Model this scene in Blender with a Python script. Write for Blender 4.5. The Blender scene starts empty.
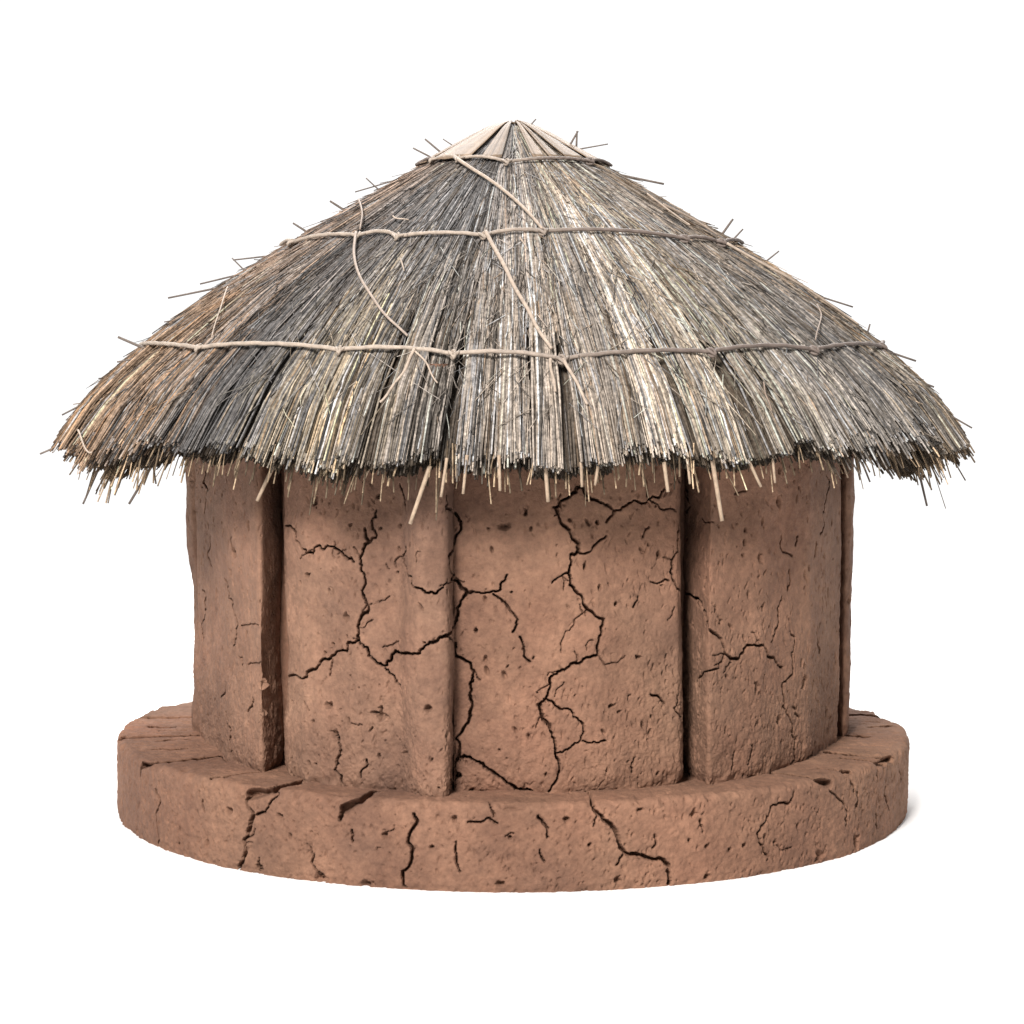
import bpy, math
import numpy as np
rng = np.random.default_rng(7)
MM = 0.001
# ---------------------------------------------------------------- camera model (millimetres, hut axis at the origin)
F = 2230.0; DIST = 2230.0; EYE = 447.0; CX = -1.0
TILT = math.atan(162.0 / F)
CAM = np.array([CX, -DIST, EYE])
fw = np.array([0, math.cos(TILT), -math.sin(TILT)]); up = np.array([0, math.sin(TILT), math.cos(TILT)]); rt = np.array([1.0, 0, 0])
def ray(px, py):
    d = fw + rt * (px - 512) / F - up * (py - 512) / F
    return d / d[1]                      # parametrised by depth along +Y
ZTOP = 70.0; RB = 393.0; BZ = -6.0
def on_top(px, py, z=ZTOP):
    d = ray(px, py); t = (z - EYE) / d[2]
    return CAM + d * t
# ---------------------------------------------------------------- noise
def _h(ix, iy, iz, seed):
    n = (ix * 374761393 + iy * 668265263 + iz * 2147483647 + seed * 1274126177).astype(np.int64) & 0xffffffff
    n = ((n ^ (n >> 13)) * 1274126177) & 0xffffffff
    n = ((n ^ (n >> 16)) * 2246822519) & 0xffffffff
    return ((n ^ (n >> 15)) & 0xffff) / 65535.0 * 2 - 1
def noise(P, scale, seed=0):
    q = P / scale + 1000.37
    i = np.floor(q).astype(np.int64); f = q - i; f = f * f * (3 - 2 * f)
    out = 0
    for dx in (0, 1):
        wx = f[..., 0] if dx else 1 - f[..., 0]
        for dy in (0, 1):
            wy = f[..., 1] if dy else 1 - f[..., 1]
            for dz in (0, 1):
                wz = f[..., 2] if dz else 1 - f[..., 2]
                out = out + wx * wy * wz * _h(i[..., 0] + dx, i[..., 1] + dy, i[..., 2] + dz, seed)
    return out
def noise1(x, scale, seed=0):
    x = np.asarray(x, float)
    return noise(np.stack([x, x * 0 + .5, x * 0 + .5], -1), np.array([scale, 1, 1]), seed)
# ---------------------------------------------------------------- objects
col = bpy.context.scene.collection
def link(name, me, parent=None):
    o = bpy.data.objects.new(name, me); col.objects.link(o)
    if parent is not None: o.parent = parent
    return o
def mesh_np(name, V, Q, mat, parent=None, colors=None, smooth=True):
    """V in mm (n,3); Q (m,4) or (m,3) faces"""
    me = bpy.data.meshes.new(name)
    V = np.ascontiguousarray(V, dtype=np.float32) * MM
    Q = np.ascontiguousarray(Q, dtype=np.int32); k = Q.shape[1]
    me.vertices.add(len(V)); me.vertices.foreach_set('co', V.ravel())
    me.loops.add(Q.size); me.loops.foreach_set('vertex_index', Q.ravel())
    me.polygons.add(len(Q)); me.polygons.foreach_set('loop_start', np.arange(0, Q.size, k, dtype=np.int32))
    me.polygons.foreach_set('loop_total', np.full(len(Q), k, dtype=np.int32))
    me.polygons.foreach_set('use_smooth', np.full(len(Q), smooth))
    me.update(calc_edges=True)
    if colors is not None:
        a = me.color_attributes.new('Col', 'FLOAT_COLOR', 'POINT')
        c = np.ones((len(V), 4), np.float32); c[:, :3] = colors
        a.data.foreach_set('color', c.ravel())
    me.materials.append(mat)
    return link(name, me, parent)
def grid_faces(nu, nv, wrap=False):
    a = np.arange(nu * nv).reshape(nu, nv)
    b = np.roll(a, -1, 0) if wrap else a[1:]
    a0 = a if wrap else a[:-1]
    return np.stack([a0[:, :-1], b[:, :-1], b[:, 1:], a0[:, 1:]], -1).reshape(-1, 4)
# ---------------------------------------------------------------- materials
def nt(name):
    m = bpy.data.materials.new(name); m.use_nodes = True
    t = m.node_tree; b = t.nodes['Principled BSDF']
    return m, t, b
def tex(t, coord, kind, scale, **kw):
    n = t.nodes.new(kind); t.links.new(coord, n.inputs['Vector']); n.inputs['Scale'].default_value = scale
    for k, v in kw.items(): n.inputs[k].default_value = v
    return n
def ramp(t, src, stops):
    r = t.nodes.new('ShaderNodeValToRGB'); e = r.color_ramp.elements
    e[0].position, e[0].color = stops[0][0], (*stops[0][1], 1)
    e[1].position, e[1].color = stops[-1][0], (*stops[-1][1], 1)
    for p, c in stops[1:-1]:
        q = e.new(p); q.color = (*c, 1)
    t.links.new(src, r.inputs[0]); return r
def mix(t, a, b, fac, mode='MIX'):
    n = t.nodes.new('ShaderNodeMix'); n.data_type = 'RGBA'; n.blend_type = mode
    for s, v in ((n.inputs[6], a), (n.inputs[7], b), (n.inputs[0], fac)):
        if hasattr(v, 'links'): t.links.new(v, s)
        elif isinstance(v, tuple): s.default_value = (*v, 1)
        else: s.default_value = v
    return n.outputs[2]
def mud_material(name, tint=(1, 1, 1)):
    m, t, b = nt(name)
    tc = t.nodes.new('ShaderNodeTexCoord').outputs['Object']
    n1 = tex(t, tc, 'ShaderNodeTexNoise', 7, Detail=5, Roughness=.6)
    def c(v): return tuple(v[i] * tint[i] for i in range(3))
    r1 = ramp(t, n1.outputs['Fac'], [(.3, c((.113, .063, .044))), (.5, c((.163, .089, .059))), (.72, c((.222, .117, .077)))])
    n2 = tex(t, tc, 'ShaderNodeTexNoise', 3.1, Detail=3)
    f2 = ramp(t, n2.outputs['Fac'], [(.45, (0, 0, 0)), (.7, (.55, .55, .55))])
    c1 = mix(t, r1.outputs[0], c((.195, .120, .078)), f2.outputs[0])       # yellower clay patches
    n3 = tex(t, tc, 'ShaderNodeTexNoise', 160, Detail=4, Roughness=.7)
    f3 = ramp(t, n3.outputs['Fac'], [(.3, (.76, .75, .75)), (.7, (1.20, 1.19, 1.17))])
    c2 = mix(t, c1, f3.outputs[0], 1.0, 'MULTIPLY')
    n5 = tex(t, tc, 'ShaderNodeTexNoise', 22, Detail=6, Roughness=.7)
    f5 = ramp(t, n5.outputs['Fac'], [(.35, (.82, .80, .80)), (.65, (1.13, 1.15, 1.15))])
    c3 = mix(t, c2, f5.outputs[0], 1.0, 'MULTIPLY')
    t.links.new(c3, b.inputs['Base Color'])
    b.inputs['Roughness'].default_value = .88; b.inputs['Specular IOR Level'].default_value = .25
    n4 = tex(t, tc, 'ShaderNodeTexNoise', 420, Detail=5, Roughness=.65)
    bp = t.nodes.new('ShaderNodeBump'); bp.inputs['Strength'].default_value = .85; bp.inputs['Distance'].default_value = .0012
    t.links.new(n4.outputs['Fac'], bp.inputs['Height']); t.links.new(bp.outputs[0], b.inputs['Normal'])
    return m
def fibre_material(name, rough=.6, spec=.35, stretch=1.0, lo=.45, hi=1.35):
    m, t, b = nt(name)
    tc = t.nodes.new('ShaderNodeTexCoord').outputs['Object']
    at = t.nodes.new('ShaderNodeAttribute'); at.attribute_name = 'Col'
    n = tex(t, tc, 'ShaderNodeTexNoise', 260 * stretch, Detail=3, Roughness=.7)
    f = ramp(t, n.outputs['Fac'], [(.32, (lo, lo, lo)), (.68, (hi, hi, hi))])
    c = mix(t, at.outputs['Color'], f.outputs[0], 1.0, 'MULTIPLY')
    t.links.new(c, b.inputs['Base Color'])
    b.inputs['Roughness'].default_value = rough; b.inputs['Specular IOR Level'].default_value = spec
    return m
M_mud = mud_material('clay'); M_mudR = mud_material('clay_red', (.95, .90, .88)); M_mudB = mud_material('clay_plinth', (1.05, 1.0, .97))
M_straw = fibre_material('straw', .75, .12); M_leaf = fibre_material('leaf_sheath', .6, .3, .35, .8, 1.15); M_cord = fibre_material('twine', .65, .3, .6, .75, 1.15)
M_under, t_, b_ = nt('thatch_bed'); b_.inputs['Base Color'].default_value = (.020, .015, .011, 1); b_.inputs['Roughness'].default_value = 1  # near-black colour stands in for shade in gaps between straws
# ---------------------------------------------------------------- hut root
hut = bpy.data.objects.new('mud_hut', None); col.objects.link(hut)
hut['label'] = 'round cracked clay hut with a thatched cone roof on a low round plinth'
hut['category'] = 'hut'
# ---------------------------------------------------------------- cracks and pits (read off as pixels, put on the real surface)
def jag(pts, rough=.16, step=3.0):
    pts = [np.array(p, float) for p in pts]
    out = [pts[0]]
    def sub(a, b):
        L = np.linalg.norm(b - a)
        if L < step: out.append(b); return
        n = np.array([-(b - a)[1], (b - a)[0]]) / L
        m = a + (b - a) * rng.uniform(.4, .6) + n * L * rng.normal() * rough
        sub(a, m); sub(m, b)
    for a, b in zip(pts[:-1], pts[1:]): sub(a, b)
    return out
WALL = [  # width, straightness, points
 (2.4,.14,[(284,526),(297,540),(307,553),(325,549),(353,562)]),
 (2.8,.14,[(364,528),(369,542),(360,558),(365,581),(361,616),(359,640)]),
 (1.5,.14,[(376,510),(376,535),(370,542)]),
 (3.0,.14,[(359,640),(346,651),(330,656),(320,660),(313,670),(300,679),(286,678)]),
 (3.2,.14,[(359,640),(369,656),(388,665),(402,654),(420,653),(430,642),(446,636)]),
 (2.0,.14,[(405,547),(403,563),(413,584),(425,591),(437,593),(448,579)]),
 (1.6,.14,[(386,668),(399,683),(404,692)]),
 (1.8,.08,[(212,530),(211,549),(212,567)]),(2.2,.08,[(234,537),(236,555)]),
 (1.8,.10,[(225,579),(228,598),(234,616),(232,646)]),
 (1.4,.1,[(399,484),(404,507)]),(1.2,.1,[(202,590),(201,640)]),(1.4,.1,[(206,470),(205,512)]),
 (2.2,.1,[(226,712),(230,736),(230,755)]),(1.6,.1,[(224,690),(220,698)]),(1.5,.1,[(252,700),(247,712)]),
 (2.6,.12,[(334,736),(339,755),(341,784)]),(1.8,.12,[(366,760),(360,778)]),(1.5,.1,[(330,660),(328,676)]),
 (3.2,.12,[(447,496),(455.5,514),(461,530),(453,544),(451,571),(467,593),(458,615),(445,635),(457,656),(472,679),(472,702),(469,719),(455,739),(458,757),(451,790)]),
 (3.4,.12,[(458,757),(477,762),(501,778),(531,792)]),
 (2.0,.14,[(467,593),(491,592),(502,582),(507,575)]),(1.5,.12,[(493,594),(507,605),(518,620),(513,632)]),
 (1.8,.1,[(520,637),(524,656),(530,662)]),(1.2,.1,[(474,670),(480,680)]),
 (3.0,.12,[(582,486),(554,507),(570,530),(578.6,549),(569,574),(570,585),(587,608),(604.5,619),(598,655),(570,667),(550,679),(548,694),(542,702),(550,731),(556,753),(549,792)]),
 (2.2,.13,[(544,699),(571,710),(584,727),(581,741),(556,754)]),(1.6,.12,[(583,741),(606,741)]),
 (2.4,.13,[(582,486),(592,499),(611,507),(615,511),(628,505),(650,499),(666,489)]),(1.5,.1,[(615,511),(607,522)]),
 (1.8,.12,[(650,499),(661,508),(678,511)]),(1.3,.1,[(643,475),(650,499)]),
 (1.7,.12,[(578,550),(592,550),(598,542),(607,536)]),(1.9,.12,[(569,574),(557,578),(552,583)]),
 (1.0,.12,[(587,610),(570,631),(563,640),(562,653)]),(1.1,.12,[(598,655),(606,665),(625,656)]),
 (2.6,.1,[(679,475),(681,537),(674,560),(676.5,582),(683,596)]),
 (3.0,.12,[(683,594),(697,598),(708,629),(722,644),(723,653),(738,659),(749,645),(763,645),(768,657),(782,667)]),
 (2.0,.12,[(723,653),(718,668),(705,672),(699,687)]),
 (2.2,.1,[(782,596),(778,626),(770,642)]),(1.4,.1,[(789,631),(791,659),(782,683)]),
 (2.5,.1,[(782,683),(785,708),(794,731),(794,764)]),
 (1.6,.1,[(782,536),(783,551),(793,556)]),(1.8,.08,[(826,475),(822,511),(818,534)]),(2.2,.08,[(817,633),(820,653)]),
 (1.4,.1,[(796,545),(798,536)]),(1.2,.1,[(790,570),(788,590)]),(1.4,.1,[(794,707),(801,718)]),
 (2.0,.08,[(639,596),(634,607)]),(2.0,.08,[(650,527),(644,537)]),(1.3,.12,[(652,582),(670,581)]),(1.0,.1,[(675,607),(668,620)]),
 (2.0,.1,[(650,694),(665,705)]),(1.8,.1,[(678,700),(674,708),(681,717)]),(2,.1,[(634,758),(632,772)]),
 (2.0,.1,[(816,742),(810,760)]),(1.6,.1,[(735,752),(732,770)]),(1.5,.1,[(752,745),(748,765)]),
]
WPITS = [(251,524,3,4),(215,594,2.6,4),(236,553,3.5,3),(316,501,3,3.5),(307,575,2.2,2.6),(345,617,3.4,3),(300,583,2,2),(381,716,4.5,3.6),(381,711,1.6,6),(375,713,4.5,1.5),
 (327,706,3,2.8),(404,753,3.4,2.6),(428,709,2.4,2.6),(260,686,2.4,4),(260,714,2.4,4),(200,708,2,3.5),(198,736,1.6,4),(761,558,2.6,4),(804,681,3,6),(757,687,2.6,4.5),(815,548,1.8,6),(721,622,2.2,2),
 (830,615,1.6,5),(779,501,3.4,4),(827,592,2,3.5),(835,659,1.5,5),(747,530,1.6,2),(746,542,1.8,3),(763,606,2,2.5),(800,662,1.6,3),(505,527,4,2.4),(660,555,2.4,2.4),(428,708,2.8,3),(526,512,1.4,3),(585,567,1.4,3),(617,604,1.6,1.6),
 (612,706,3,1.6),(476,630,2,1.6),(638,657,1.8,1.8),(780,720,2.4,4),(827,712,2.4,4),(334,735,4,3.6),(540,706,2,2),(598,522,1.5,2),(350,525,1.6,1.6),(403,640,1.6,1.6),(700,655,2,2)]
BASE = [
 (2.6,.004,[(121,738),(160,736.5),(196,735)]),(2.6,.004,[(142,716.5),(196,716)]),
 (2.4,.03,[(139,779),(140,765)]),(2.4,.004,[(141,765),(160,761.5),(222,754)]),(1.6,.03,[(222,754),(228,759)]),
 (1.2,.02,[(152,749),(187,748)]),(1.0,.02,[(150,727),(190,725)]),(1.0,.02,[(155,741),(190,740)]),(1.0,.02,[(160,731),(185,730)]),(1.1,.02,[(212,779),(262,773)]),
 (3.6,.004,[(308,781),(280,787),(250,794)]),(4.2,.10,[(250,794),(246,803),(253,816),(244,840),(245,855),(238,868)]),(2.2,.1,[(278,792),(269,807),(256,815)]),
 (3.6,.004,[(376,790),(358,800),(344,809)]),(4.2,.03,[(344,808),(340,820)]),
 (3.2,.10,[(414,814),(409,837),(412,859),(405,888)]),
 (2.0,.06,[(155,790),(156,814),(158,844)]),(2.2,.08,[(311,848),(320,877)]),(1.7,.06,[(456,842),(460,872)]),
 (4.0,.10,[(585,791),(602,816),(618,837),(625,853),(646,857),(669,865),(670,884)]),(1.8,.1,[(624,854),(617,865)]),(1.5,.1,[(598,812),(594,826)]),
 (2.0,.12,[(794,792),(789,804),(772,806),(766,821),(758,835),(763,846),(767,860)]),
 (1.4,.004,[(761,773),(790,775),(810,778),(829,784)]),(2.2,.1,[(829,784),(830,792),(842,803),(845,825)]),
 (2.2,.004,[(829,754),(860,756),(893,758)]),(1.6,.004,[(843,760),(886,763)]),(2.6,.004,[(830,736),(866,736.5)]),(2.8,.004,[(846,714),(882,714.5)]),
 (1.1,.02,[(870,728),(890,727)]),(1.0,.02,[(820,770),(850,772)]),
 (1.6,.1,[(850,781),(853,792)]),(3.4,.06,[(857,792),(856,806)]),(1.8,.1,[(877,771),(878,780)]),(1.8,.1,[(886,787),(888,803),(891,812)]),(1.6,.1,[(877,814),(878,828)]),(1.4,.1,[(900,770),(903,785)]),
 (1.8,.1,[(538,816),(548,828),(548,838)]),(1.4,.06,[(468,822),(488,818),(498,824)]),(1.2,.1,[(700,820),(703,832)]),(1.5,.1,[(203,800),(205,812)]),(1.4,.1,[(655,835),(653,848)]),
 (1.6,.1,[(352,830),(353,842)]),(1.5,.1,[(540,850),(545,862)]),(2,.1,[(259,858),(258,869)]),(1.4,.06,[(490,802),(494,816)]),
]
BPITS = [(856,842,5,6),(820,856,5,4),(319,877,5,4),(365,884,5,3),(137,832,4,4),(259,868,4,4),(229,811,3.6,3),(207,843,2.4,4),(280,816,2.4,2),(385,835,2.2,3),(454,820,2.6,3.5),(567,820,3,2.6),(694,813,2.2,3.5),(707,846,2.4,2.2),(765,836,1.8,2.2),
 (745,845,2,2),(798,826,1.6,3),(806,834,1.4,1.6),(730,850,1.6,1.6),(618,880,2.5,3),(500,884,3,2.4),(708,877,3,2.6),(290,836,2,3),(180,830,1.6,2),(640,810,2,1.6),(690,840,1.4,1.4),(775,842,1.6,1.6),(590,845,1.6,1.6),(510,838,1.6,1.4),(432,847,1.8,1.6)]
def disp_cracks(P, disp, segs):
    """segs: list of (P3 polyline, width). P (n,3) undeformed surface, disp (n,) inward positive"""
    for pts, w in segs:
        lo = pts.min(0) - w; hi = pts.max(0) + w
        idx = np.nonzero(np.all((P >= lo) & (P <= hi), axis=1))[0]
        if not len(idx): continue
        Q = P[idx]; best = np.full(len(idx), 1e9)
        L = len(pts) - 1
        for k in range(L):
            a, b = pts[k], pts[k + 1]; ab = b - a; n2 = ab @ ab
            if n2 < 1e-6 or n2 > 1600: continue
            tt = np.clip(((Q - a) @ ab) / n2, 0, 1)
            d = np.linalg.norm(Q - (a + tt[:, None] * ab), axis=1)
            best = np.minimum(best, d)
        g = 0.0 if w > 5 else 1.0                                        # scored joints are clean, fissures ragged
        wv = max(.41 * w, .6 if w < 1.15 else .86) * (1 + g * .42 * noise(Q, 7, 5)) * (.93 + g * .22 * noise(Q, 22, 8))
        x = np.clip(1 - best / np.maximum(wv, .3), 0, 1)
        dep = (3.5 if w < 1.15 else min(6.0 * w, 15)) * np.clip(x * 3.2, 0, 1)
        dep += .45 * np.clip(1 - best / (wv * 2.6 + .6), 0, 1)          # worn lips
        disp[idx] = np.maximum(disp[idx], dep)
def fissure_dir(N):
    d = -.5 * N + np.array([-.08, 1.0, -.14]); return d / np.linalg.norm(d, axis=1)[:, None]       # the fissures lean, they do not run square into the clay
def stamp_pits(P, disp, centres):
    for c, rx, rz, dep in centres:
        m = max(rx, rz) * 1.7
        idx = np.nonzero(np.all(np.abs(P - c) < m, axis=1))[0]
        if not len(idx): continue
        q = P[idx] - c
        h = np.hypot(q[:, 0], q[:, 1]) / rx; v = q[:, 2] / rz
        d = np.sqrt(h * h + v * v) * (1 + .5 * noise(P[idx], 2.4, 3))
        disp[idx] = np.maximum(disp[idx], dep * np.clip(1.15 - d, 0, 1) ** .6)
# ---------------------------------------------------------------- wall plan: slabs of clay
def tp(*a): return [on_top(x, y)[:2] for x, y in a]
def polar(deg, r): return np.array([r * math.sin(math.radians(deg)), -r * math.cos(math.radians(deg))])
pL = tp((197, 739), (228, 758), (262, 774), (280, 765))
pL = [pL[0] * .99 + np.array([28, 34])] + pL + [pL[-1] + np.array([3, 30])]
p1 = tp((286, 768), (288, 775.0), (304, 781), (356, 788), (401, 790.5))
p1 = [p1[0] + np.array([3, 25])] + p1 + tp((409, 794.5), (420, 797.8), (446, 798.5), (451, 796))
p1 = p1 + [p1[-1] + np.array([3, 34])]
p2 = tp((452, 791.5), (500, 793), (552, 793.5), (600, 792), (678, 785), (681.5, 783))
p2 = [p2[0] + np.array([-2, 24])] + p2 + [p2[-1] + np.array([0, 22])]
pR = tp((685, 774), (708, 785.5), (759, 777), (808, 763), (836, 744))
pR = [pR[0] + np.array([-3, 26])] + pR + [pR[-1] + np.array([4, 8]), pR[-1] + np.array([-18, 34])]
pRb = [np.array([305, -58.]), np.array([321, -84.]), np.array([327, -78.]), np.array([336, -35.]), np.array([340.5, 5.]), polar(112, 336), polar(130, 322), polar(131, 295)]
pBack = [polar(132, 292)] + [polar(a, 316) for a in range(132, 219, 4)] + [polar(219, 292)]
pLb = [polar(-140, 295), polar(-139, 322), polar(-110, 322), polar(-92, 322), polar(-84, 319), polar(-80, 314), polar(-79, 290)]
patches = [('pilaster', pL, M_mud, .66, 4.5), ('wall_panel', p1, M_mud, .66, 3.6), ('wall_panel', p2, M_mudR, .66, 2.2),
           ('pilaster', pR, M_mudR, .66, 3.4), ('wall_panel', pRb, M_mudR, 1.5, 2.5), ('wall_panel', pBack, M_mud, 4, 3.0), ('wall_panel', pLb, M_mud, 1.8, 3.0)]
def smooth_poly(pl, ds, sig):
    pl = np.array(pl); seg = np.linalg.norm(np.diff(pl, axis=0), axis=1); s = np.r_[0, np.cumsum(seg)]
    n = max(int(s[-1] / ds), 4); u = np.linspace(0, s[-1], n)
    q = np.stack([np.interp(u, s, pl[:, k]) for k in (0, 1)], 1)
    h = max(1, int(3 * sig / ds)); k = np.exp(-.5 * (np.arange(-h, h + 1) * ds / sig) ** 2); k /= k.sum()
    ext = np.concatenate([2 * q[0] - q[h:0:-1], q, 2 * q[-1] - q[-2:-h-2:-1]]) if n > h + 2 else None
    if ext is None: return q
    return np.stack([np.convolve(ext[:, j], k, 'valid') for j in (0, 1)], 1)
faces2d = []
for _, pl, _, _, sg in patches[:5]:
    q_ = smooth_poly(pl, 2.0, sg); faces2d += list(zip(q_[:-1], q_[1:]))
FA = np.array([f[0] for f in faces2d]); FB = np.array([f[1] for f in faces2d])
def on_wall(px, py):
    d = ray(px, py); e = FB - FA; r = FA - CAM[:2]; den = -d[0] * e[:, 1] + d[1] * e[:, 0]
    den = np.where(np.abs(den) < 1e-9, 1e-9, den)
    t = (-r[:, 0] * e[:, 1] + r[:, 1] * e[:, 0]) / den; u = (d[0] * r[:, 1] - d[1] * r[:, 0]) / den
    ok = (u >= -.02) & (u <= 1.02) & (t > 0)
    return None if not ok.any() else CAM + d * t[ok].min()
EB = 7.0
def on_base(px, py):
    d = ray(px, py); t = np.linspace(DIST - 400, DIST + 200, 4001); p = CAM + d * t[:, None]
    qx = np.hypot(p[:, 0], p[:, 1]) - (RB - EB); qz = p[:, 2] - (ZTOP - EB)
    g = np.hypot(np.maximum(qx, 0), np.maximum(qz, 0)) + np.minimum(np.maximum(qx, qz), 0) - EB
    k = np.nonzero((g < 0) & (p[:, 2] > BZ - 6))[0]
    return p[k[0]] if len(k) else None
def lift_cracks(lst, fn):
    out = []
    for w, rough, pts in lst:
        p = [fn(*q) for q in jag(pts, rough)]
        p = [q for q in p if q is not None]
        if len(p) > 1:
            p = np.array(p); e = p[-1] - p[0]
            if fn is on_base and np.median(p[:, 2]) > ZTOP - 3: w *= 1 + ((3.6 if p[:, 0].mean() < 0 else 5.5)) * abs(e[0]) / (np.linalg.norm(e) + 1e-6) ** 1     # cuts that run sideways on the top are broad
            out.append((p, w))
    return out
def hairlines(lst, n, x0, x1, y0, y1):
    out = []
    src = [q for w, _, pts in lst if w >= 1.8 for q in jag(pts, .1, 12)]
    for _ in range(n):
        if rng.random() < .6: x, y = src[rng.integers(len(src))]
        else: x, y = rng.uniform(x0, x1), rng.uniform(y0, y1)
        a = rng.uniform(0, 6.28); L = rng.uniform(6, 20); pts = [(x, y)]
        for _ in range(3):
            a += rng.normal() * .5; x += math.cos(a) * L / 3; y += math.sin(a) * L / 3
            if not (y0 < y < y1): break
            pts.append((x, y))
        if len(pts) > 1: out.append((rng.uniform(.7, 1.1), .14, pts))
    return out
WALL += hairlines(WALL, 46, 205, 830, 490, 730); BASE += hairlines(BASE, 16, 170, 850, 825, 850)
wall_cracks = lift_cracks(WALL, on_wall); base_cracks = lift_cracks(BASE, on_base)
wall_pits = [(on_wall(x, y), rx * 1.05, rz * 1.05, 9) for x, y, rx, rz in WPITS]; wall_pits = [p for p in wall_pits if p[0] is not None]
base_pits = [(on_base(x, y), rx * 1.0, rz * 1.0, 8) for x, y, rx, rz in BPITS]; base_pits = [p for p in base_pits if p[0] is not None]
ZW0, ZW1 = 64.0, 436.0
def wall_patch(name, pl, mat, ds, sig, label=None):
    q = smooth_poly(pl, ds, sig); nu = len(q)
    T = np.gradient(q, axis=0); T /= np.linalg.norm(T, axis=1)[:, None] + 1e-9
    N2 = np.stack([T[:, 1], -T[:, 0]], 1)
    z = np.arange(ZW0, ZW1, ds); nv = len(z)
    P = np.empty((nu, nv, 3)); P[..., :2] = q[:, None]; P[..., 2] = z[None]
    N = np.zeros((nu, nv, 3)); N[..., :2] = N2[:, None]
    P = P.reshape(-1, 3); N = N.reshape(-1, 3)
    out = 3.2 * noise(P, np.array([70, 70, 110]), 1) + 1.3 * noise(P, 24, 2) + .55 * noise(P, 8, 3)
    low = np.clip(1.25 - (P[:, 2] - 70) / 190, .25, 1)                       # rougher towards the weathered foot
    out += low * (.7 * noise(P, np.array([2.8, 2.8, 5]), 4) + .45 * noise(P, 1.7, 6))
    foot = np.clip(1 - (P[:, 2] - 70) / 14, 0, 1); out -= foot * foot * (2.2 + 2.5 * noise(P, 9, 9))
    if pl is pLb: out += 5 * np.clip((P[:, 2] - 215) / 40, 0, 1) * (1 + .3 * noise(P, 30, 3))
    disp = np.zeros(len(P))
    if ds < 3:
        dc = np.zeros(len(P)); disp_cracks(P, dc, wall_cracks); stamp_pits(P, disp, wall_pits)
        area = nu * nv * ds * ds; npit = int(area / 62)
        D = disp.reshape(nu, nv); P3 = P.reshape(nu, nv, 3)
        for _ in range(npit):
            i = rng.integers(0, nu); j = int(nv * rng.random() ** 1.5)
            if noise(P3[i, j][None], 38, 12)[0] + rng.normal() * .35 < .05 and rng.random() < .8: continue
            rx = rng.uniform(.6, 1.5); rz = rx * rng.uniform(.8, 3.4) ; sh = rng.normal() * .35; dep = rng.uniform(.7, 2.6)
            if rng.random() < .07: rx *= 1.5; dep = 6
            a = int(rx * 1.6 / ds) + 1; bb = int(rz * 1.6 / ds) + 1
            i0, i1, j0, j1 = max(0, i-a), min(nu, i+a+1), max(0, j-bb), min(nv, j+bb+1)
            ii, jj = np.meshgrid(np.arange(i0, i1) - i, np.arange(j0, j1) - j, indexing='ij')
            d = np.hypot((ii * ds + sh * jj * ds) / rx, jj * ds / rz)
            D[i0:i1, j0:j1] = np.maximum(D[i0:i1, j0:j1], dep * np.clip(1.1 - d, 0, 1) ** .7)
        disp = np.where(dc > 1, 0, D.ravel())
    V = P + N * (out - disp)[:, None]
    if ds < 3: V += fissure_dir(N) * dc[:, None]
    o = mesh_np(name, V, grid_faces(nu, nv), mat, hut)
    if label: o['label'] = label
    return o
for nm, pl, mt, ds, sig in patches: wall_patch(nm, pl, mt, ds, sig)
# inner wall drum behind the slabs
a = np.radians(np.arange(0, 360, 3)); ring = np.stack([np.sin(a), -np.cos(a)], 1)
V = np.concatenate([np.c_[ring * 296, np.full(len(a), z)] for z in (60, 180, 300, 436)]).reshape(4, len(a), 3).transpose(1, 0, 2).reshape(-1, 3)
mesh_np('inner_wall', V, grid_faces(len(a), 4, True), M_mudR, hut)
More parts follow.
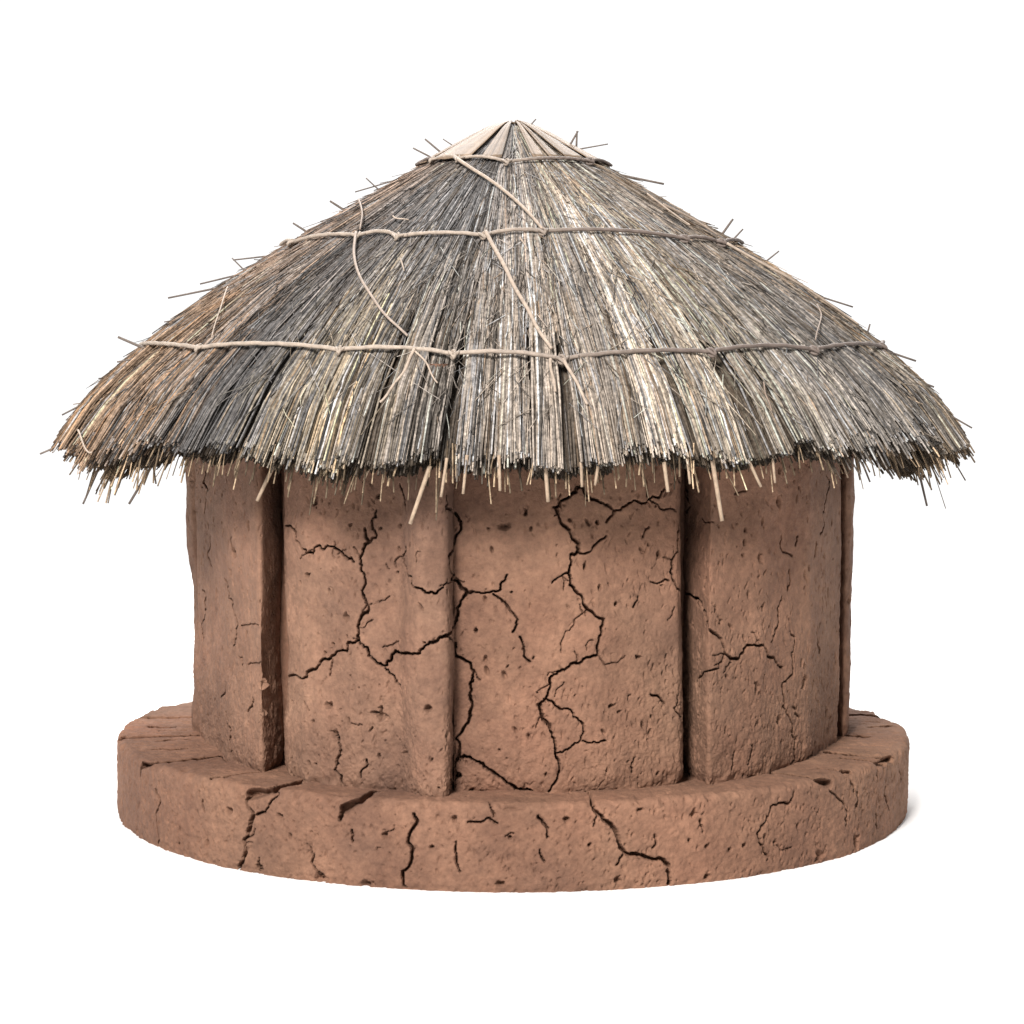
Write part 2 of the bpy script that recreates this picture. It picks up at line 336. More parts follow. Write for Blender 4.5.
# ---------------------------------------------------------------- plinth
def build_plinth():
    prof = []; R = RB; e = EB
    ds = .9
    for z in np.arange(BZ - 2, ZTOP - e, ds): prof.append((R, z))
    for k in range(14):
        t = (k + .5) / 14 * math.pi / 2; prof.append((R - e + e * math.cos(t), ZTOP - e + e * math.sin(t)))
    for r in np.arange(R - e - ds, 288, -ds): prof.append((r, ZTOP))
    prof = np.array(prof); T = np.gradient(prof, axis=0); T /= np.linalg.norm(T, axis=1)[:, None]
    N2 = np.stack([T[:, 1], -T[:, 0]], 1)
    th = np.concatenate([np.arange(-97, 97, math.degrees(ds / RB)), np.arange(97, 263, .5)]); th = np.radians(th)
    nu, nv = len(th), len(prof)
    S = np.sin(th)[:, None]; Cc = -np.cos(th)[:, None]
    P = np.stack([S * prof[None, :, 0], Cc * prof[None, :, 0], np.broadcast_to(prof[None, :, 1], (nu, nv))], -1).reshape(-1, 3)
    N = np.stack([S * N2[None, :, 0], Cc * N2[None, :, 0], np.broadcast_to(N2[None, :, 1], (nu, nv))], -1).reshape(-1, 3)
    deg = np.degrees(np.arctan2(P[:, 0], -P[:, 1])); rr = np.hypot(P[:, 0], P[:, 1])
    side = np.clip((rr - 370) / 19, 0, 1)
    out = 1.8 * noise(P, np.array([80, 80, 120]), 21) + .8 * noise(P, 26, 22) + .5 * noise(P, 8, 23) + .5 * noise(P, 3, 24) * (.4 + .6 * side) + .3 * noise(P, 1.8, 25)
    out += -4 * side * ((deg > 104) | (deg < -108)) - 2.0 * side * ((deg > 92) & (deg < 104))   # blocks set back a little behind the end cuts
    top = (P[:, 2] > ZTOP - .5) & (rr < 382)
    out += np.where(top, .8 * noise(np.c_[P[:, 0] * .12, P[:, 1], P[:, 2]], 3.2, 30) * np.clip((np.abs(deg) - 45) / 20, 0, 1), 0)  # dragged streaks on the flanks
    edge = np.exp(-((P[:, 2] - (ZTOP - 3)) / 6) ** 2) * side; out -= edge * np.clip(noise(P, 10, 31) - .2, 0, 1) * 6
    foot = np.clip(1 - (P[:, 2] - BZ) / 7, 0, 1); out -= foot * (1.2 + 2.2 * np.clip(noise(P, 11, 32), 0, 1) + 1.2 * noise(P, 3.5, 33))
    disp = np.zeros(len(P)); stamp_pits(P, disp, base_pits)
    D = disp.reshape(nu, nv)
    P3 = P.reshape(nu, nv, 3); nf = int(194 / math.degrees(ds / RB))
    for _ in range(4200):
        i = rng.integers(0, nf); j = rng.integers(0, nv if rng.random() < .12 else 84)
        if noise(P3[i, j][None], 30, 40)[0] + rng.normal() * .4 < .1: continue
        rx = rng.uniform(.6, 1.5); rz = rx * rng.uniform(.8, 2.8); sh = rng.normal() * .3; dep = rng.uniform(.7, 2.6)
        a = int(rx * 1.6 / ds) + 1; bb = int(rz * 1.6 / ds) + 1
        i0, i1, j0, j1 = max(0, i-a), min(nu, i+a+1), max(0, j-bb), min(nv, j+bb+1)
        ii, jj = np.meshgrid(np.arange(i0, i1) - i, np.arange(j0, j1) - j, indexing='ij')
        d = np.hypot((ii * ds + sh * jj * ds) / rx, jj * ds / rz)
        D[i0:i1, j0:j1] = np.maximum(D[i0:i1, j0:j1], dep * np.clip(1.1 - d, 0, 1) ** .7)
    dc = np.zeros(len(P)); disp_cracks(P, dc, base_cracks)
    V = P + N * (out - np.where(dc > 1, 0, D.ravel()))[:, None] + fissure_dir(N) * dc[:, None]
    mesh_np('plinth', V, grid_faces(nu, nv, True), M_mudB, hut)
build_plinth()
# ---------------------------------------------------------------- roof profile (outer thatch surface)
RP = np.array([(0, 671), (12, 669), (25, 663), (64, 642), (90, 628), (113, 615), (150, 593), (212, 556), (289, 506), (360, 450), (406, 408), (433, 374), (442, 357)], float)
_sg = np.r_[0, np.cumsum(np.hypot(*np.diff(RP, axis=0).T))]; SL = _sg[-1]
_u = np.linspace(0, SL, 800); _r = np.interp(_u, _sg, RP[:, 0]); _z = np.interp(_u, _sg, RP[:, 1])
_k = np.exp(-.5 * (np.arange(-40, 41) * (SL / 800) / 14) ** 2); _k /= _k.sum()
def _sm(x): e = np.concatenate([2 * x[0] - x[40:0:-1], x, 2 * x[-1] - x[-2:-42:-1]]); return np.convolve(e, _k, 'valid')
_r = np.maximum(_sm(_r), 0); _z = _sm(_z); _z[_u < 20] = np.minimum(_z[_u < 20], 671)
_dr, _dz = np.gradient(_r, _u), np.gradient(_z, _u); _n = np.hypot(_dr, _dz); _dr /= _n; _dz /= _n
def prof(s):
    """radius, height, normal (r,z), tangent (r,z) at arc length s; runs on straight past the eave"""
    c = np.clip(s, 0, SL); e = s - c
    r = np.interp(c, _u, _r); z = np.interp(c, _u, _z); tr = np.interp(c, _u, _dr); tz = np.interp(c, _u, _dz)
    return r + e * tr, z + e * tz, -tz, tr, tr, tz
def roof_pt(phi, s, off=0.0):
    r, z, nr, nz, _, _ = prof(np.asarray(s, float)); r = r + nr * off; z = z + nz * off
    return np.stack([np.sin(phi) * r, -np.cos(phi) * r, z], -1)
def on_roof(px, py):
    d = ray(px, py); t = np.linspace(DIST - 520, DIST + 60, 1200); p = CAM + d * t[:, None]
    r = np.hypot(p[:, 0], p[:, 1]); Rz = np.interp(p[:, 2], _z[::-1], _r[::-1]); g = r - Rz
    k = np.nonzero(g < 0)[0]; k = k[0] if len(k) else int(np.argmin(g))
    q = p[k]; return math.atan2(q[0], -q[1]), float(np.interp(q[2], _z[::-1], _u[::-1]))
def eave_thick(phi): a = np.abs(np.arctan2(np.sin(phi), np.cos(phi))); return 25 + 34 * np.clip((a - .75) / .7, 0, 1)
# ---------------------------------------------------------------- straw bundles as one mesh
def tubes(paths, rad, nrm, cols, sides=4):
    """paths (N,K,3), rad (N,K), nrm (N,K,3) reference normal, cols (N,3)"""
    Nn, K, _ = paths.shape
    T = np.gradient(paths, axis=1); T /= np.linalg.norm(T, axis=2, keepdims=True) + 1e-9
    B = np.cross(T, nrm); B /= np.linalg.norm(B, axis=2, keepdims=True) + 1e-9
    U = np.cross(B, T)
    rot = rng.uniform(0, 6.28, (Nn, 1))
    V = np.empty((Nn, K, sides, 3))
    for k in range(sides):
        a = rot + 2 * math.pi * k / sides
        V[:, :, k] = paths + rad[..., None] * (np.cos(a)[..., None] * B + np.sin(a)[..., None] * U)
    base = (np.arange(Nn) * K * sides)[:, None, None]; kk = (np.arange(K - 1) * sides)[None, :, None]; sd = np.arange(sides)[None, None, :]; s2 = (sd + 1) % sides
    Q = np.stack([base + kk + sd, base + kk + s2, base + kk + sides + s2, base + kk + sides + sd], -1).reshape(-1, 4)
    C = np.repeat(cols, K * sides, axis=0)
    return V.reshape(-1, 3), Q, C
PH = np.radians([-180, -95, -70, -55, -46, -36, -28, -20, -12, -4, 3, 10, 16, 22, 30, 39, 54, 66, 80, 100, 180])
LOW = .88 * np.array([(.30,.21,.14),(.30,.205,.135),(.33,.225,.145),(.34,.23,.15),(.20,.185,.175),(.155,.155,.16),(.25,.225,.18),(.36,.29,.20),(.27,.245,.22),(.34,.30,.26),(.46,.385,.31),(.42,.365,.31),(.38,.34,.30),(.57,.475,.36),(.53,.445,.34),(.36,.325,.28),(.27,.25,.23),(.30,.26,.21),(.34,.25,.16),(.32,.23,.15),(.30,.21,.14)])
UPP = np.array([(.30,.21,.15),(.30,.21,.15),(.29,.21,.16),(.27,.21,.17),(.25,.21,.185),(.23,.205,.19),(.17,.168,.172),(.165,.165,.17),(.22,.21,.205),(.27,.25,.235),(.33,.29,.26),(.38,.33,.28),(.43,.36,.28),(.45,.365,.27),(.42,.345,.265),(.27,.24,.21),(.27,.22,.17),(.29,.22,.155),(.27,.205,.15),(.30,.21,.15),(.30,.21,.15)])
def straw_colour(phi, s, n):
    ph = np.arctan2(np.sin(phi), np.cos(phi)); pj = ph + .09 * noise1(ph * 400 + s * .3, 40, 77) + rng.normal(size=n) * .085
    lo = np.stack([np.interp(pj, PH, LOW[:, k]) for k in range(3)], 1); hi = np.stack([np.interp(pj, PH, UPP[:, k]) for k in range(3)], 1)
    w = np.clip((s / SL - .45) / .3, 0, 1)[:, None]
    c = hi * (1 - w) + lo * w
    b = np.exp(rng.normal(size=n) * .42); u = rng.random(n)
    b = np.where(u < .17, b * .32, b); b = np.where(u > .93, b * 1.35, b)
    c = c * b[:, None]
    g = rng.random(n) < .16; c[g] = c[g].mean(1, keepdims=True) * np.array([1.0, .99, 1.0])
    o = rng.random(n) < .08; c[o] *= np.array([.98, .84, .70])
    # a few golden / mossy tufts
    P = roof_pt(phi, s); tuft = np.clip(noise(P, 42, 55) - .42, 0, 1)[:, None] * 2.2
    c = c * (1 - tuft * np.array([-.05, .08, .26]))
    gr = c.mean(1, keepdims=True); c = (gr + (c - gr) * .85) * .69 * np.array([1.03, .985, .955])
    return np.clip(c, .010, .40)
NB = 86                                                                # bundles round the roof
bc = np.sort((np.arange(NB) + rng.uniform(-.25, .25, NB)) / NB * 2 * math.pi - math.pi)
b_len = rng.normal(size=NB) * 4; b_gather = rng.uniform(-.10, .34, NB); b_gap = np.where(rng.random(NB) < .6, rng.choice([.12, .18, .25, .32, .42], NB), 0); b_side = rng.choice([-1, 1], NB); b_skew = rng.normal(size=NB) * .019; b_lift = rng.normal(size=NB) * 2.4; b_tone = np.exp(rng.normal(size=NB) * .15)
def scallop(phi):
    return 9 * noise1(phi * 100, 21, 61) + 5 * noise1(phi * 100, 9, 62)
def make_straws(n, smin, smax, lmin, lmax, r0, r1, K, depth, lift, jit, eave=False, sides=4, seed=0, cap=None, front=.62):
    # most are drawn where the straw starts in proportion to roof area
    u = rng.random(n)
    if eave: s_end = np.full(n, SL)
    else:
        s_end = np.sqrt(smin ** 2 + u * (smax ** 2 - smin ** 2))
    phi = np.where(rng.random(n) < front, rng.uniform(-1.75, 1.75, n), rng.uniform(-math.pi, math.pi, n))
    k = np.searchsorted(bc, phi) % NB; k2 = (k - 1) % NB
    dd = lambda a, b: np.abs(np.arctan2(np.sin(a - b), np.cos(a - b)))
    k = np.where(dd(phi, bc[k]) < dd(phi, bc[k2]), k, k2)
    off = np.arctan2(np.sin(phi - bc[k]), np.cos(phi - bc[k])); half = math.pi / NB
    L = rng.uniform(lmin, lmax, n)
    d = rng.random(n)
    if eave:
        th = eave_thick(phi)
        s_end = SL + scallop(phi) + b_len[k] + rng.normal(size=n) * (1.5 + 8 * np.clip(.5 + 1.1 * noise1(phi * 100, 16, 66), 0, 1)) * np.where(d < .5, 1, .4) - 6
        dep = -d * th * depth
        s_end = s_end - d * 6 * (np.abs(phi) < 1.1)
    else: dep = -d * depth
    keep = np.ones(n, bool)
    if eave:                                                            # open slits between tufts show the straw below, coloured dark for gap shade
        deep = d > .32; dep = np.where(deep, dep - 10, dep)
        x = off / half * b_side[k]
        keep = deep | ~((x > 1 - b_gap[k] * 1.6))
    s0 = np.maximum(s_end - L, 6 + 30 * rng.random(n))
    t = np.linspace(0, 1, K)[None, :]
    s = s0[:, None] + (s_end - s0)[:, None] * t
    w = np.clip((s / SL - .35) / .65, 0, 1)
    off_s = off[:, None] * (1 - b_gather[k][:, None] * w * np.clip(1 - d[:, None] * 2.2, 0, 1))
    ph = bc[k][:, None] + off_s + b_skew[k][:, None] * w * np.clip(1 - d[:, None] * 2.2, 0, 1)
    ang = rng.normal(size=n) * jit
    mid = (s0 + s_end)[:, None] / 2; rr = np.maximum(prof(s)[0], 12)
    ph = ph + ang[:, None] * (s - mid) / np.maximum(rr, 40)
    ph = ph + (rng.normal(size=(n, 1)) * .9 * np.sin(t * math.pi) + rng.normal(size=(n, 1)) * .4 * np.sin(t * 2 * math.pi)) / rr
    bulge = (5.0 * (1 - np.clip(np.abs(off) / half, 0, 1.2) ** 2))[:, None] * w + (b_lift[k])[:, None] * w
    hh = dep[:, None] + bulge + np.abs(rng.normal(size=(n, 1))) * lift * t ** 2
    # far end of the surface rises at the eave by a rounded lip
    P = roof_pt(ph, s, 0) ; r_, z_, nr, nz, _, _ = prof(s)
    N = np.stack([np.sin(ph) * nr, -np.cos(ph) * nr, nz], -1)
    P = P + N * hh[..., None]
    rad = rng.uniform(r0, r1, (n, 1)) * (1 - .25 * (1 - t)) * (1 - .4 * t ** 6) * (.75 + .25 * np.clip(rr / 150, 0, 1))
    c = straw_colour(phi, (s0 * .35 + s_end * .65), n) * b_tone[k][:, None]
    if eave: c = np.where(deep[:, None], c * .2 + np.array([.038, .027, .018]), c)  # shade of the slits painted into the deep straws
    rad = np.broadcast_to(rad, P.shape[:2])
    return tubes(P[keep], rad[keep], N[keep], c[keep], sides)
parts = [
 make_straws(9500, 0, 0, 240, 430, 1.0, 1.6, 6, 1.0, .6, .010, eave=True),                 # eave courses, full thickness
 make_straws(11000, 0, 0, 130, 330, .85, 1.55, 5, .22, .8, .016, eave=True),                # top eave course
 make_straws(9000, 70, SL * .80, 70, 230, .7, 1.15, 5, 5, 1.0, .035),                         # middle courses
 make_straws(8500, 80, SL * .78, 20, 80, .5, .85, 4, 1.5, 1.3, .09, sides=3),               # broken ends lying on top
 make_straws(2600, 110, SL - 20, 14, 60, .35, .6, 4, .5, 2.5, .45, sides=3),               # crossing wisps
]
# hanging ends just under the eave
def hang(n, rmin, rmax, lmin, lmax, rad0, rad1):
    phi = np.where(rng.random(n) < .75, rng.uniform(-1.7, 1.7, n), rng.uniform(-math.pi, math.pi, n))
    th = eave_thick(phi); d = rng.uniform(.1, 1.0, n)
    s1 = SL + scallop(phi) - 22; L = rng.uniform(lmin, lmax, n) * np.exp(rng.normal(size=n) * .25)
    p0 = roof_pt(phi, s1, 0); r_, z_, nr, nz, tr, tz = prof(s1)
    N = np.stack([np.sin(phi) * nr, -np.cos(phi) * nr, nz], -1); T = np.stack([np.sin(phi) * tr, -np.cos(phi) * tr, tz], -1)
    p0 = p0 - N * (d * th)[:, None]
    dirn = T + np.stack([rng.normal(size=n) * .13, rng.normal(size=n) * .13, -rng.uniform(0, .9, n)], -1); dirn /= np.linalg.norm(dirn, axis=1)[:, None]
    t = np.linspace(0, 1, 4)[None, :, None]
    P = p0[:, None] + dirn[:, None] * (L + 22)[:, None, None] * t + np.array([0, 0, -1.0]) * (t ** 2) * rng.uniform(0, 5, (n, 1, 1))
    rad = rng.uniform(rad0, rad1, (n, 1)) * np.ones((1, 4)); Nn = np.repeat(N[:, None], 4, 1)
    c = np.array([.20, .145, .095]) * np.exp(rng.normal(size=(n, 1)) * .55)
    return tubes(P, rad, Nn, np.clip(c, .02, .7), 4)
parts.append(hang(260, 0, 0, 0, 7, .45, .95)); parts.append(hang(130, 0, 0, 7, 20, .4, .85))
def radial_spikes(n):                                                   # short ends sticking out of the slope
    phi = rng.uniform(-math.pi, math.pi, n); s = np.sqrt(rng.uniform(90 ** 2, (SL - 10) ** 2, n))
    p0 = roof_pt(phi, s, -2); r_, z_, nr, nz, tr, tz = prof(s)
    N = np.stack([np.sin(phi) * nr, -np.cos(phi) * nr, nz], -1); T = np.stack([np.sin(phi) * tr, -np.cos(phi) * tr, tz], -1)
    dirn = T + N * rng.uniform(.05, .5, (n, 1)) + rng.normal(size=(n, 3)) * .15; dirn /= np.linalg.norm(dirn, axis=1)[:, None]
    t = np.linspace(0, 1, 4)[None, :, None]; L = rng.uniform(5, 22, (n, 1, 1))
    P = p0[:, None] + dirn[:, None] * L * t
    return tubes(P, np.full((n, 4), .6), np.repeat(N[:, None], 4, 1), straw_colour(phi, s, n) * .9, 3)
parts.append(radial_spikes(420))
Vs, Qs, Cs, o_ = [], [], [], 0
for v, q, c in parts: Vs.append(v); Qs.append(q + o_); Cs.append(c); o_ += len(v)
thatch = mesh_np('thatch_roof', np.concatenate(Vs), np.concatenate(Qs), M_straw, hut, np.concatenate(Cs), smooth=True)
# bed of packed thatch below the straws
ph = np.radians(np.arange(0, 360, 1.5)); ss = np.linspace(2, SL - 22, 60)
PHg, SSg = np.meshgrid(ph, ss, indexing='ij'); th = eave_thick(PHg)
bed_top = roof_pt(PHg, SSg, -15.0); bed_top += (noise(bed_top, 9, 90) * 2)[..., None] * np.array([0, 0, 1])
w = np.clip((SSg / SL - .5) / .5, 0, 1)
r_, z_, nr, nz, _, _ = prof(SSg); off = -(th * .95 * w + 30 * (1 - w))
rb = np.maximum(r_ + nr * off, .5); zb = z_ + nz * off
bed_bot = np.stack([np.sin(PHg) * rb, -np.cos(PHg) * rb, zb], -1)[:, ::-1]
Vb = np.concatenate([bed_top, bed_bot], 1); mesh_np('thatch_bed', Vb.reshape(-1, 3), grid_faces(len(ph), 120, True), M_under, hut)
# ---------------------------------------------------------------- crown of broad leaf sheaths
def cap_leaf(pa, pb, s0, s1, lift, c, par):
    nu, nv = 17, 14; vs = []
    for side in (1, -1):
        for i in range(nu):
            x = i / (nu - 1); 
            for j in range(nv):
                y = j / (nv - 1); s = s0 + (s1 - s0) * y
                phc = (pa + pb) / 2; hw = (pb - pa) / 2 * (1 - .10 * y)
                if y > .9: s -= 3 * abs(2 * x - 1)
                p = phc + hw * (2 * x - 1)
                r = float(prof(s)[0]); o = lift + .8 * (1 - (2 * x - 1) ** 2) * min(1, r / 30) + side * .45 + .5 * math.sin(x * 17 + y * 3)*.3
                vs.append(roof_pt(p, s, o))
    V = np.array(vs); f1 = grid_faces(nu, nv); f2 = f1[:, ::-1] + nu * nv
    idx = np.arange(nu * nv).reshape(nu, nv); rim = list(idx[:, 0]) + list(idx[-1, 1:]) + list(idx[-2::-1, -1]) + list(idx[0, -2:0:-1]); rim = np.array(rim)
    r2 = np.roll(rim, -1); f3 = np.stack([rim, rim + nu * nv, r2 + nu * nv, r2], -1)
    st = np.exp(rng.normal(size=nu) * .13) * np.where(rng.random(nu) < .15, .6, 1); cc = np.tile(np.repeat(st, nv), 2)[:, None] * np.array(c)
    return mesh_np('crown_leaf', V, np.concatenate([f1, f2, f3]), M_leaf, par, cc)
R_ = math.radians
S3 = float(np.interp(88, _r, _u))
leaves = [(-84, -66), (-60, -25), (-20, -6), (11, 19), (22, 29), (33, 49), (55, 80), (84, 104)] + [(a, a + 17) for a in range(110, 262, 21)]
for i, (a0, a1) in enumerate(leaves):
    c = np.array((.185, .130, .088)) * rng.uniform(.88, 1.12)
    cap_leaf(R_(a0), R_(a1), rng.uniform(5, 9), S3 + 5 + rng.uniform(0, 4), 3.2 + (i % 2) * .6, c, thatch)
# ---------------------------------------------------------------- cords
def tube_mesh(pts, rad, sides=8):
    pts = np.array(pts); n = len(pts); T = np.gradient(pts, axis=0); T /= np.linalg.norm(T, axis=1)[:, None] + 1e-9
    ref = np.array([0, 0, 1.0]); B = np.cross(T, ref); bad = np.linalg.norm(B, axis=1) < .2
    B[bad] = np.cross(T[bad], np.array([1.0, 0, 0])); B /= np.linalg.norm(B, axis=1)[:, None]; U = np.cross(B, T)
    rad = np.broadcast_to(rad, (n,)); V = []
    for k in range(sides):
        a = 2 * math.pi * k / sides; V.append(pts + rad[:, None] * (math.cos(a) * B + math.sin(a) * U))
    V = np.stack(V, 1).reshape(-1, 3)
    i = np.arange(n - 1)[:, None] * sides; s = np.arange(sides)[None]; s2 = (s + 1) % sides
    Q = np.stack([i + s, i + s2, i + sides + s2, i + sides + s], -1).reshape(-1, 4)
    e = (n - 1) * sides                                                 # closed ends (fans as degenerate-free quads)
    caps = [[0, 3, 2, 1], [0, 5, 4, 3], [0, 7, 6, 5]] if sides == 8 else ([[0, 3, 2, 1]] if sides == 4 else [])
    caps = np.array(caps + [[e + c for c in reversed(q)] for q in caps], dtype=int).reshape(-1, 4)
    return V, np.concatenate([Q, caps])
def join(parts):
    V, Q, C, o = [], [], [], 0
    for v, q, c in parts: V.append(v); Q.append(q + o); C.append(np.broadcast_to(c, v.shape) if np.ndim(c) == 1 else c); o += len(v)
    return np.concatenate(V), np.concatenate(Q), np.concatenate(C)
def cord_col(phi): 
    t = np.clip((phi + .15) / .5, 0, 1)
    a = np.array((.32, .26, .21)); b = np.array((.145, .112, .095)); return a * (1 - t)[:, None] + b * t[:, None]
def ring_cord(knots, rad, lift, ncols=1.0):
    """knots in pixels, left to right; carried on round the back"""
    kk = [on_roof(x, y) for x, y in knots]; parts = []
    phs = [k[0] for k in kk]; sss = [k[1] for k in kk]
    nb = max(3, int((2 * math.pi - (phs[-1] - phs[0])) / .33))
    sb = (sss[0] + sss[-1]) / 2
    for i in range(1, nb): phs.append(phs[len(kk) - 1] + (2 * math.pi - (phs[len(kk) - 1] - phs[0])) * i / nb); sss.append(sb + rng.normal() * 1.5)
    phs.append(phs[0] + 2 * math.pi); sss.append(sss[0])
    P, PHI = [], []
    for i in range(len(phs) - 1):
        a, b = phs[i], phs[i + 1]; m = max(8, int((b - a) * 60))
        bow = rng.uniform(3.5, 6.5)
        for j in range(m):
            t = j / m; p = a + (b - a) * t
            s = 6.5 + sss[i] + (sss[i + 1] - sss[i]) * t - bow * (1 - abs(2 * t - 1) ** 2.4) + .35 * math.sin(p * 90 + i)
            P.append(roof_pt(p, s, lift + 1.0 * math.sin(t * math.pi))); PHI.append(p)
    P.append(P[0]); PHI.append(PHI[-1])
    ph = np.array(PHI); ph = np.where(ph > math.pi, math.pi, ph)
    V, Q = tube_mesh(P, rad * (1 + .07 * np.sin(np.arange(len(P)) * .9)))
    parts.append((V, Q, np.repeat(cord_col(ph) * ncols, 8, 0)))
    for p, s in zip(phs[:-1], [q + 6.5 for q in sss[:-1]]):
        if abs(math.sin(p)) > .95: continue                                 # a tight loop pulled down over the cord at each knot
        q = []
        wd = rng.uniform(1.5, 2.6) / max(float(prof(s)[0]), 30)
        for j in range(17):
            t = j / 16 * 2 * math.pi
            q.append(roof_pt(p + wd * math.cos(t) + wd * .6 * math.sin(t), s + 1 + 4.2 * math.sin(t) * 1.0, lift + .2 + 2.4 * math.cos(t)))
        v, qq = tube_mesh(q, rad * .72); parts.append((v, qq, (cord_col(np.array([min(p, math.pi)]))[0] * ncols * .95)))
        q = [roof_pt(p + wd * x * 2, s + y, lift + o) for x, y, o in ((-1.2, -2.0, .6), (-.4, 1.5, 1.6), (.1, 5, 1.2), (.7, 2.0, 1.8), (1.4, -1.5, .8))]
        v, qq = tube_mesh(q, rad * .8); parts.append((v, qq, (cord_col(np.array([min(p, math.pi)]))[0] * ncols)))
    return mesh_np('binding_cord', *join_args(parts), thatch)
def join_args(parts):
    V, Q, C = join(parts); global _C; _C = C; return V, Q, M_cord
def ring_cord_obj(knots, rad, lift, label):
    o = ring_cord(knots, rad, lift)
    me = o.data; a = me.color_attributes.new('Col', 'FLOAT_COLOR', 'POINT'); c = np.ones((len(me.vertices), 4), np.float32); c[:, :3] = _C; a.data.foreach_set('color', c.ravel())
    o['label'] = label; return o
ring_cord_obj([(143, 346), (208, 348), (345, 350), (455, 354), (560, 359), (705, 352), (805, 350), (872, 347)], 1.85, 6.0, 'lowest ring of twine round the thatch')
ring_cord_obj([(288, 245), (300, 243), (365, 236), (402, 237), (485, 236), (541, 232), (677, 239), (713, 243), (745, 243)], 1.75, 4.5, 'middle ring of twine round the thatch')
ring_cord_obj([(440, 161), (463, 160), (507, 163), (582, 162), (604, 166)], 1.5, 4.2, 'topmost ring of twine round the crown leaves')
def catmull(P, n=8):
    P = [P[0]] + list(P) + [P[-1]]; out = []
    for i in range(1, len(P) - 2):
        for j in range(n):
            t = j / n; a, b, c, d = [np.array(P[i + k], float) for k in (-1, 0, 1, 2)]
            out.append(.5 * (2*b + (c-a)*t + (2*a-5*b+4*c-d)*t*t + (-a+3*b-3*c+d)*t**3))
    out.append(np.array(P[-2], float)); return out
def tie(px, rad, lift, c, name='tie_strand', taper=True):
    pts = [on_roof(*p) for p in catmull(px)]
    pts = catmull([np.array(p) for p in pts[::3]], 4)
    P = [roof_pt(p + .0016 * math.sin(i * .42 + px[0][0]) + .0010 * math.sin(i * .23), s + 5 + .8 * math.sin(i * .31 + px[0][1]), lift) for i, (p, s) in enumerate(pts)]; n = len(P); rad *= .82
    r = np.full(n, rad) * (1 if not taper else np.linspace(1, .75, n))
    V, Q = tube_mesh(P, r); return mesh_np(name, V, Q, M_cord, thatch, np.tile(np.array(c), (len(V), 1)))
PALE = (.36, .285, .225); MIDC = (.24, .18, .14)
tie([(462, 163), (490, 183), (520, 208), (541, 232)], 2.2, 6.5, PALE)
tie([(487, 237), (503, 268), (520, 300), (536, 330), (553, 357)], 2.4, 8, PALE)
tie([(549, 362), (551, 378), (556, 395)], 1.8, 7.5, PALE)
tie([(562, 362), (573, 382), (588, 408)], 1.9, 7.5, PALE)
tie([(362, 237), (360, 262), (371, 292), (390, 318), (414, 344)], 1.7, 7.5, (.31, .245, .20))
tie([(417, 352), (408, 372), (396, 390), (383, 404)], 1.7, 8, PALE)
tie([(419, 354), (430, 370), (441, 386)], 1.1, 8, PALE)
tie([(367, 203), (368, 218), (367, 234)], 1.3, 7, MIDC)
tie([(398, 220), (404, 223), (414, 224)], .9, 7, PALE)
tie([(237, 290), (228, 312), (220, 342)], 1.0, 7.5, PALE)
tie([(655, 208), (684, 222), (712, 240)], 1.5, 7, (.24, .185, .145))
tie([(640, 197), (664, 215), (684, 229)], 1.1, 6.5, PALE)
tie([(718, 247), (755, 268), (800, 293), (850, 328)], 1.6, 7.5, PALE)
tie([(808, 308), (812, 322), (807, 345)], .9, 8, MIDC)
tie([(89, 430), (95, 446), (104, 457)], 1.1, 9, PALE)
tie([(756, 384), (760, 400), (766, 412)], .8, 8, MIDC)
tie([(403, 262), (409, 276)], .9, 6, PALE)
tie([(520, 240), (528, 256)], .9, 6, PALE)
# ---------------------------------------------------------------- stray straws that stand out
def stray(a, b, rad, c, depth=None, bend=0.0):
    if depth is None:
        p, s = on_roof(*a); A = roof_pt(p, s, -3)
    else:
        d = ray(*a); A = CAM + d * (DIST + depth)
    d = ray(*b); B = CAM + d * (A[1] + DIST)
    n = 6; t = np.linspace(0, 1, n)[:, None]; P = A + (B - A) * t + np.array([0, 0, 1.0]) * bend * np.sin(t * math.pi)
    V, Q = tube_mesh(P, np.linspace(rad, rad * .8, n)); mesh_np('stray_straw', V, Q, M_cord, thatch, np.tile(np.array(c), (len(V), 1)))
GR = (.12, .095, .08); TN = (.30, .22, .155)
for a, b, r in [((152,350),(118,337),1.5), ((150,353),(117,362),.9), ((214,282),(168,298),1.1), ((236,268),(200,284),1.0), ((232,272),(232,258),.8), ((262,252),(233,260),.9), ((300,232),(293,223),1.2), ((342,210),(330,201),1.3),
    ((370,190),(366,178),.8), ((395,172),(355,192),.8), ((440,154),(425,139),1.1), ((424,158),(413,148),1.0), ((455,147),(443,139),.7), ((568,148),(578,131),1.1), ((580,152),(577,131),1.1), ((580,148),(608,144),.8), ((612,170),(664,184),1.3),
    ((531,127),(536,119),.8), ((731,235),(733,219),1.3), ((741,241),(743,229),1.0), ((774,262),(779,251),.9), ((815,288),(853,307),1.0), ((868,338),(870,324),1.0), ((878,344),(916,361),1.2), ((898,370),(934,387),1.1),
    ((160,315),(164,322),.7), ((120,375),(96,388),1.1), ((100,392),(62,415),1.0), ((940,405),(972,428),1.0), ((66,440),(40,454),1.1)]: stray(a, b, r, GR)
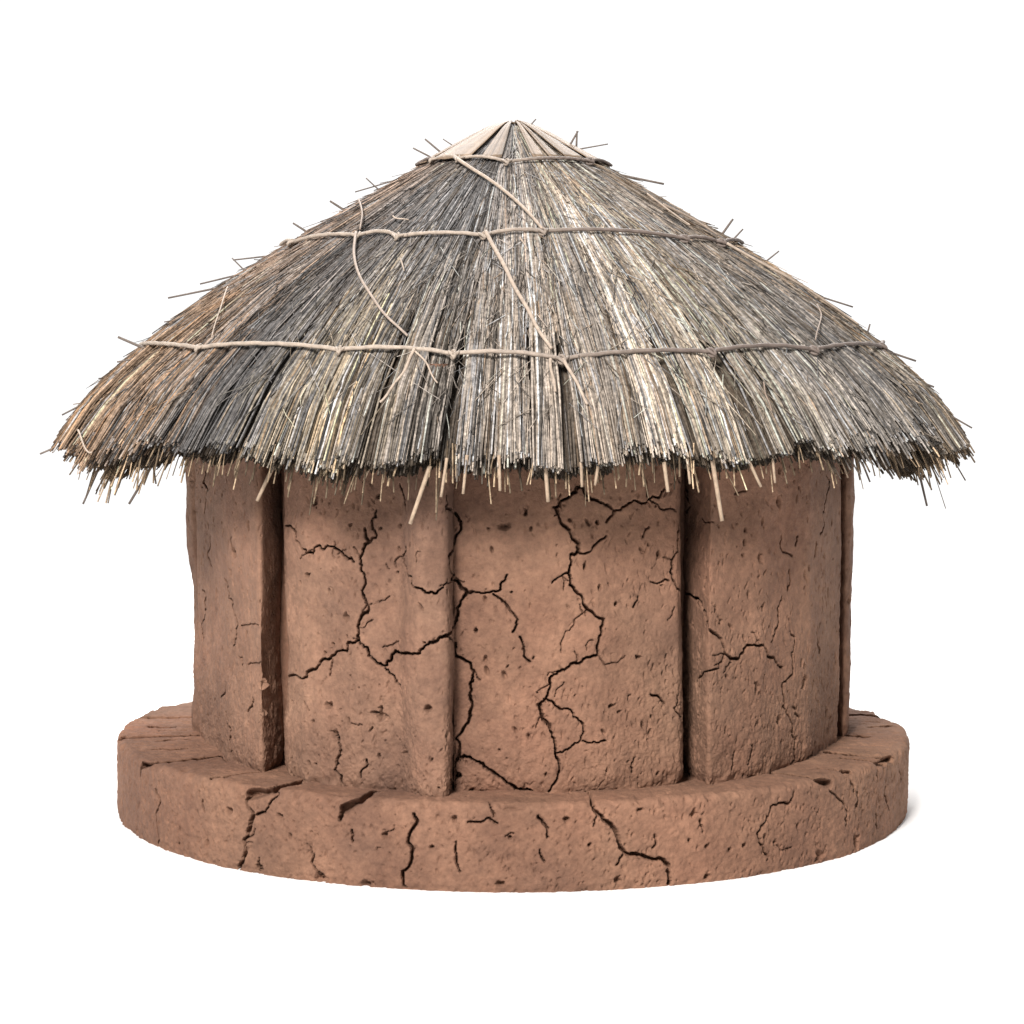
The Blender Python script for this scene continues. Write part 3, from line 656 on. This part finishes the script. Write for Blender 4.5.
for a, b, r, c, dp in [((281,450),(257,501),1.9,TN,-330), ((430,466),(410,524),1.9,TN,-425), ((545,460),(548,502),1.8,TN,-440), ((499,455),(500,491),1.5,TN,-440), ((467,455),(463,494),1.4,TN,-440), ((447,458),(441,497),1.4,TN,-435),
    ((581,462),(582,487),1.4,TN,-440), ((599,460),(595,485),1.4,TN,-435), ((664,462),(668,492),1.7,TN,-420), ((711,452),(722,521),2.0,TN,-405), ((746,455),(761,487),1.5,TN,-390), ((772,452),(775,483),1.2,TN,-370), ((106,452),(83,504),1.2,GR,-100),
    ((160,452),(129,504),1.4,GR,-200), ((152,458),(156,484),1.0,GR,-190), ((915,455),(927,506),1.3,GR,-100), ((862,462),(870,482),1.0,GR,-200), ((880,455),(893,479),1.2,GR,-160), ((336,455),(327,482),1.2,TN,-380), ((220,452),(214,482),1.1,TN,-280),
    ((372,462),(364,480),1.1,TN,-400), ((392,462),(388,486),1.1,TN,-400), ((840,455),(848,478),1.0,TN,-280), ((822,455),(836,476),1.1,TN,-290), ((687,455),(690,484),1.3,TN,-410)]: stray(a, b, r, c, dp)
# ---------------------------------------------------------------- white studio floor
m, t, b = nt('white_floor'); b.inputs['Base Color'].default_value = (.80, .792, .785, 1); b.inputs['Roughness'].default_value = .9; b.inputs['Specular IOR Level'].default_value = .1
k = 64; aa = np.arange(k) / k * 2 * math.pi
me = bpy.data.meshes.new('floor'); me.from_pydata([(2.4 * math.cos(x), 2.4 * math.sin(x), BZ * MM) for x in aa], [], [list(range(k))]); me.materials.append(m)
fl = link('floor', me); fl['kind'] = 'structure'
# ---------------------------------------------------------------- light
sc = bpy.context.scene
w = bpy.data.worlds.new('World'); sc.world = w; w.use_nodes = True
bg = w.node_tree.nodes['Background']; W = w.node_tree; tcw = W.nodes.new('ShaderNodeTexCoord'); sx = W.nodes.new('ShaderNodeSeparateXYZ'); W.links.new(tcw.outputs['Generated'], sx.inputs[0])
wr = W.nodes.new('ShaderNodeMapRange'); wr.interpolation_type = 'SMOOTHSTEP'            # white studio sweep behind, dim room on the photographer's side
for k_, v_ in (('From Min', -.25), ('From Max', .35), ('To Min', .36), ('To Max', 1.12)): wr.inputs[k_].default_value = v_
W.links.new(sx.outputs['Y'], wr.inputs['Value']); W.links.new(wr.outputs[0], bg.inputs[1]); bg.inputs[0].default_value = (1, 1, 1, 1)
def area(name, az, el, dist, size, power, colr, tgt=(0, 0, .33)):
    L = bpy.data.lights.new(name, 'AREA'); L.shape = 'DISK'; L.size = size; L.energy = power; L.color = colr
    o = bpy.data.objects.new(name, L); col.objects.link(o)
    az, el = R_(az), R_(el); tgt = np.array(tgt)
    p = tgt + dist * np.array([math.sin(az) * math.cos(el), -math.cos(az) * math.cos(el), math.sin(el)])
    o.location = p
    import mathutils
    o.rotation_euler = mathutils.Vector(tgt - p).to_track_quat('-Z', 'Y').to_euler()
area('key_lamp', -17, 31, 4.5, 1.1, 400, (1, .975, .945))
area('floor_fill', 180, 58, 3.2, 2.2, 195, (1, .99, .98), (0, .9, 0))  # added fill from behind and above, lifts the floor in the hut's shadow
# ---------------------------------------------------------------- camera
cd = bpy.data.cameras.new('camera'); co = bpy.data.objects.new('camera', cd); col.objects.link(co)
co.location = CAM * MM; co.rotation_euler = (math.pi / 2 - TILT, 0, 0)
cd.sensor_width = 36; cd.lens = 36 * F / 1024; cd.clip_end = 200; cd.clip_start = .05
sc.camera = co
sc.cycles.max_bounces = 5; sc.cycles.diffuse_bounces = 3
vs = sc.view_settings; sc.display_settings.display_device = 'sRGB'; vs.view_transform = 'Standard'; vs.look = 'None'; vs.exposure = 0; vs.gamma = 1
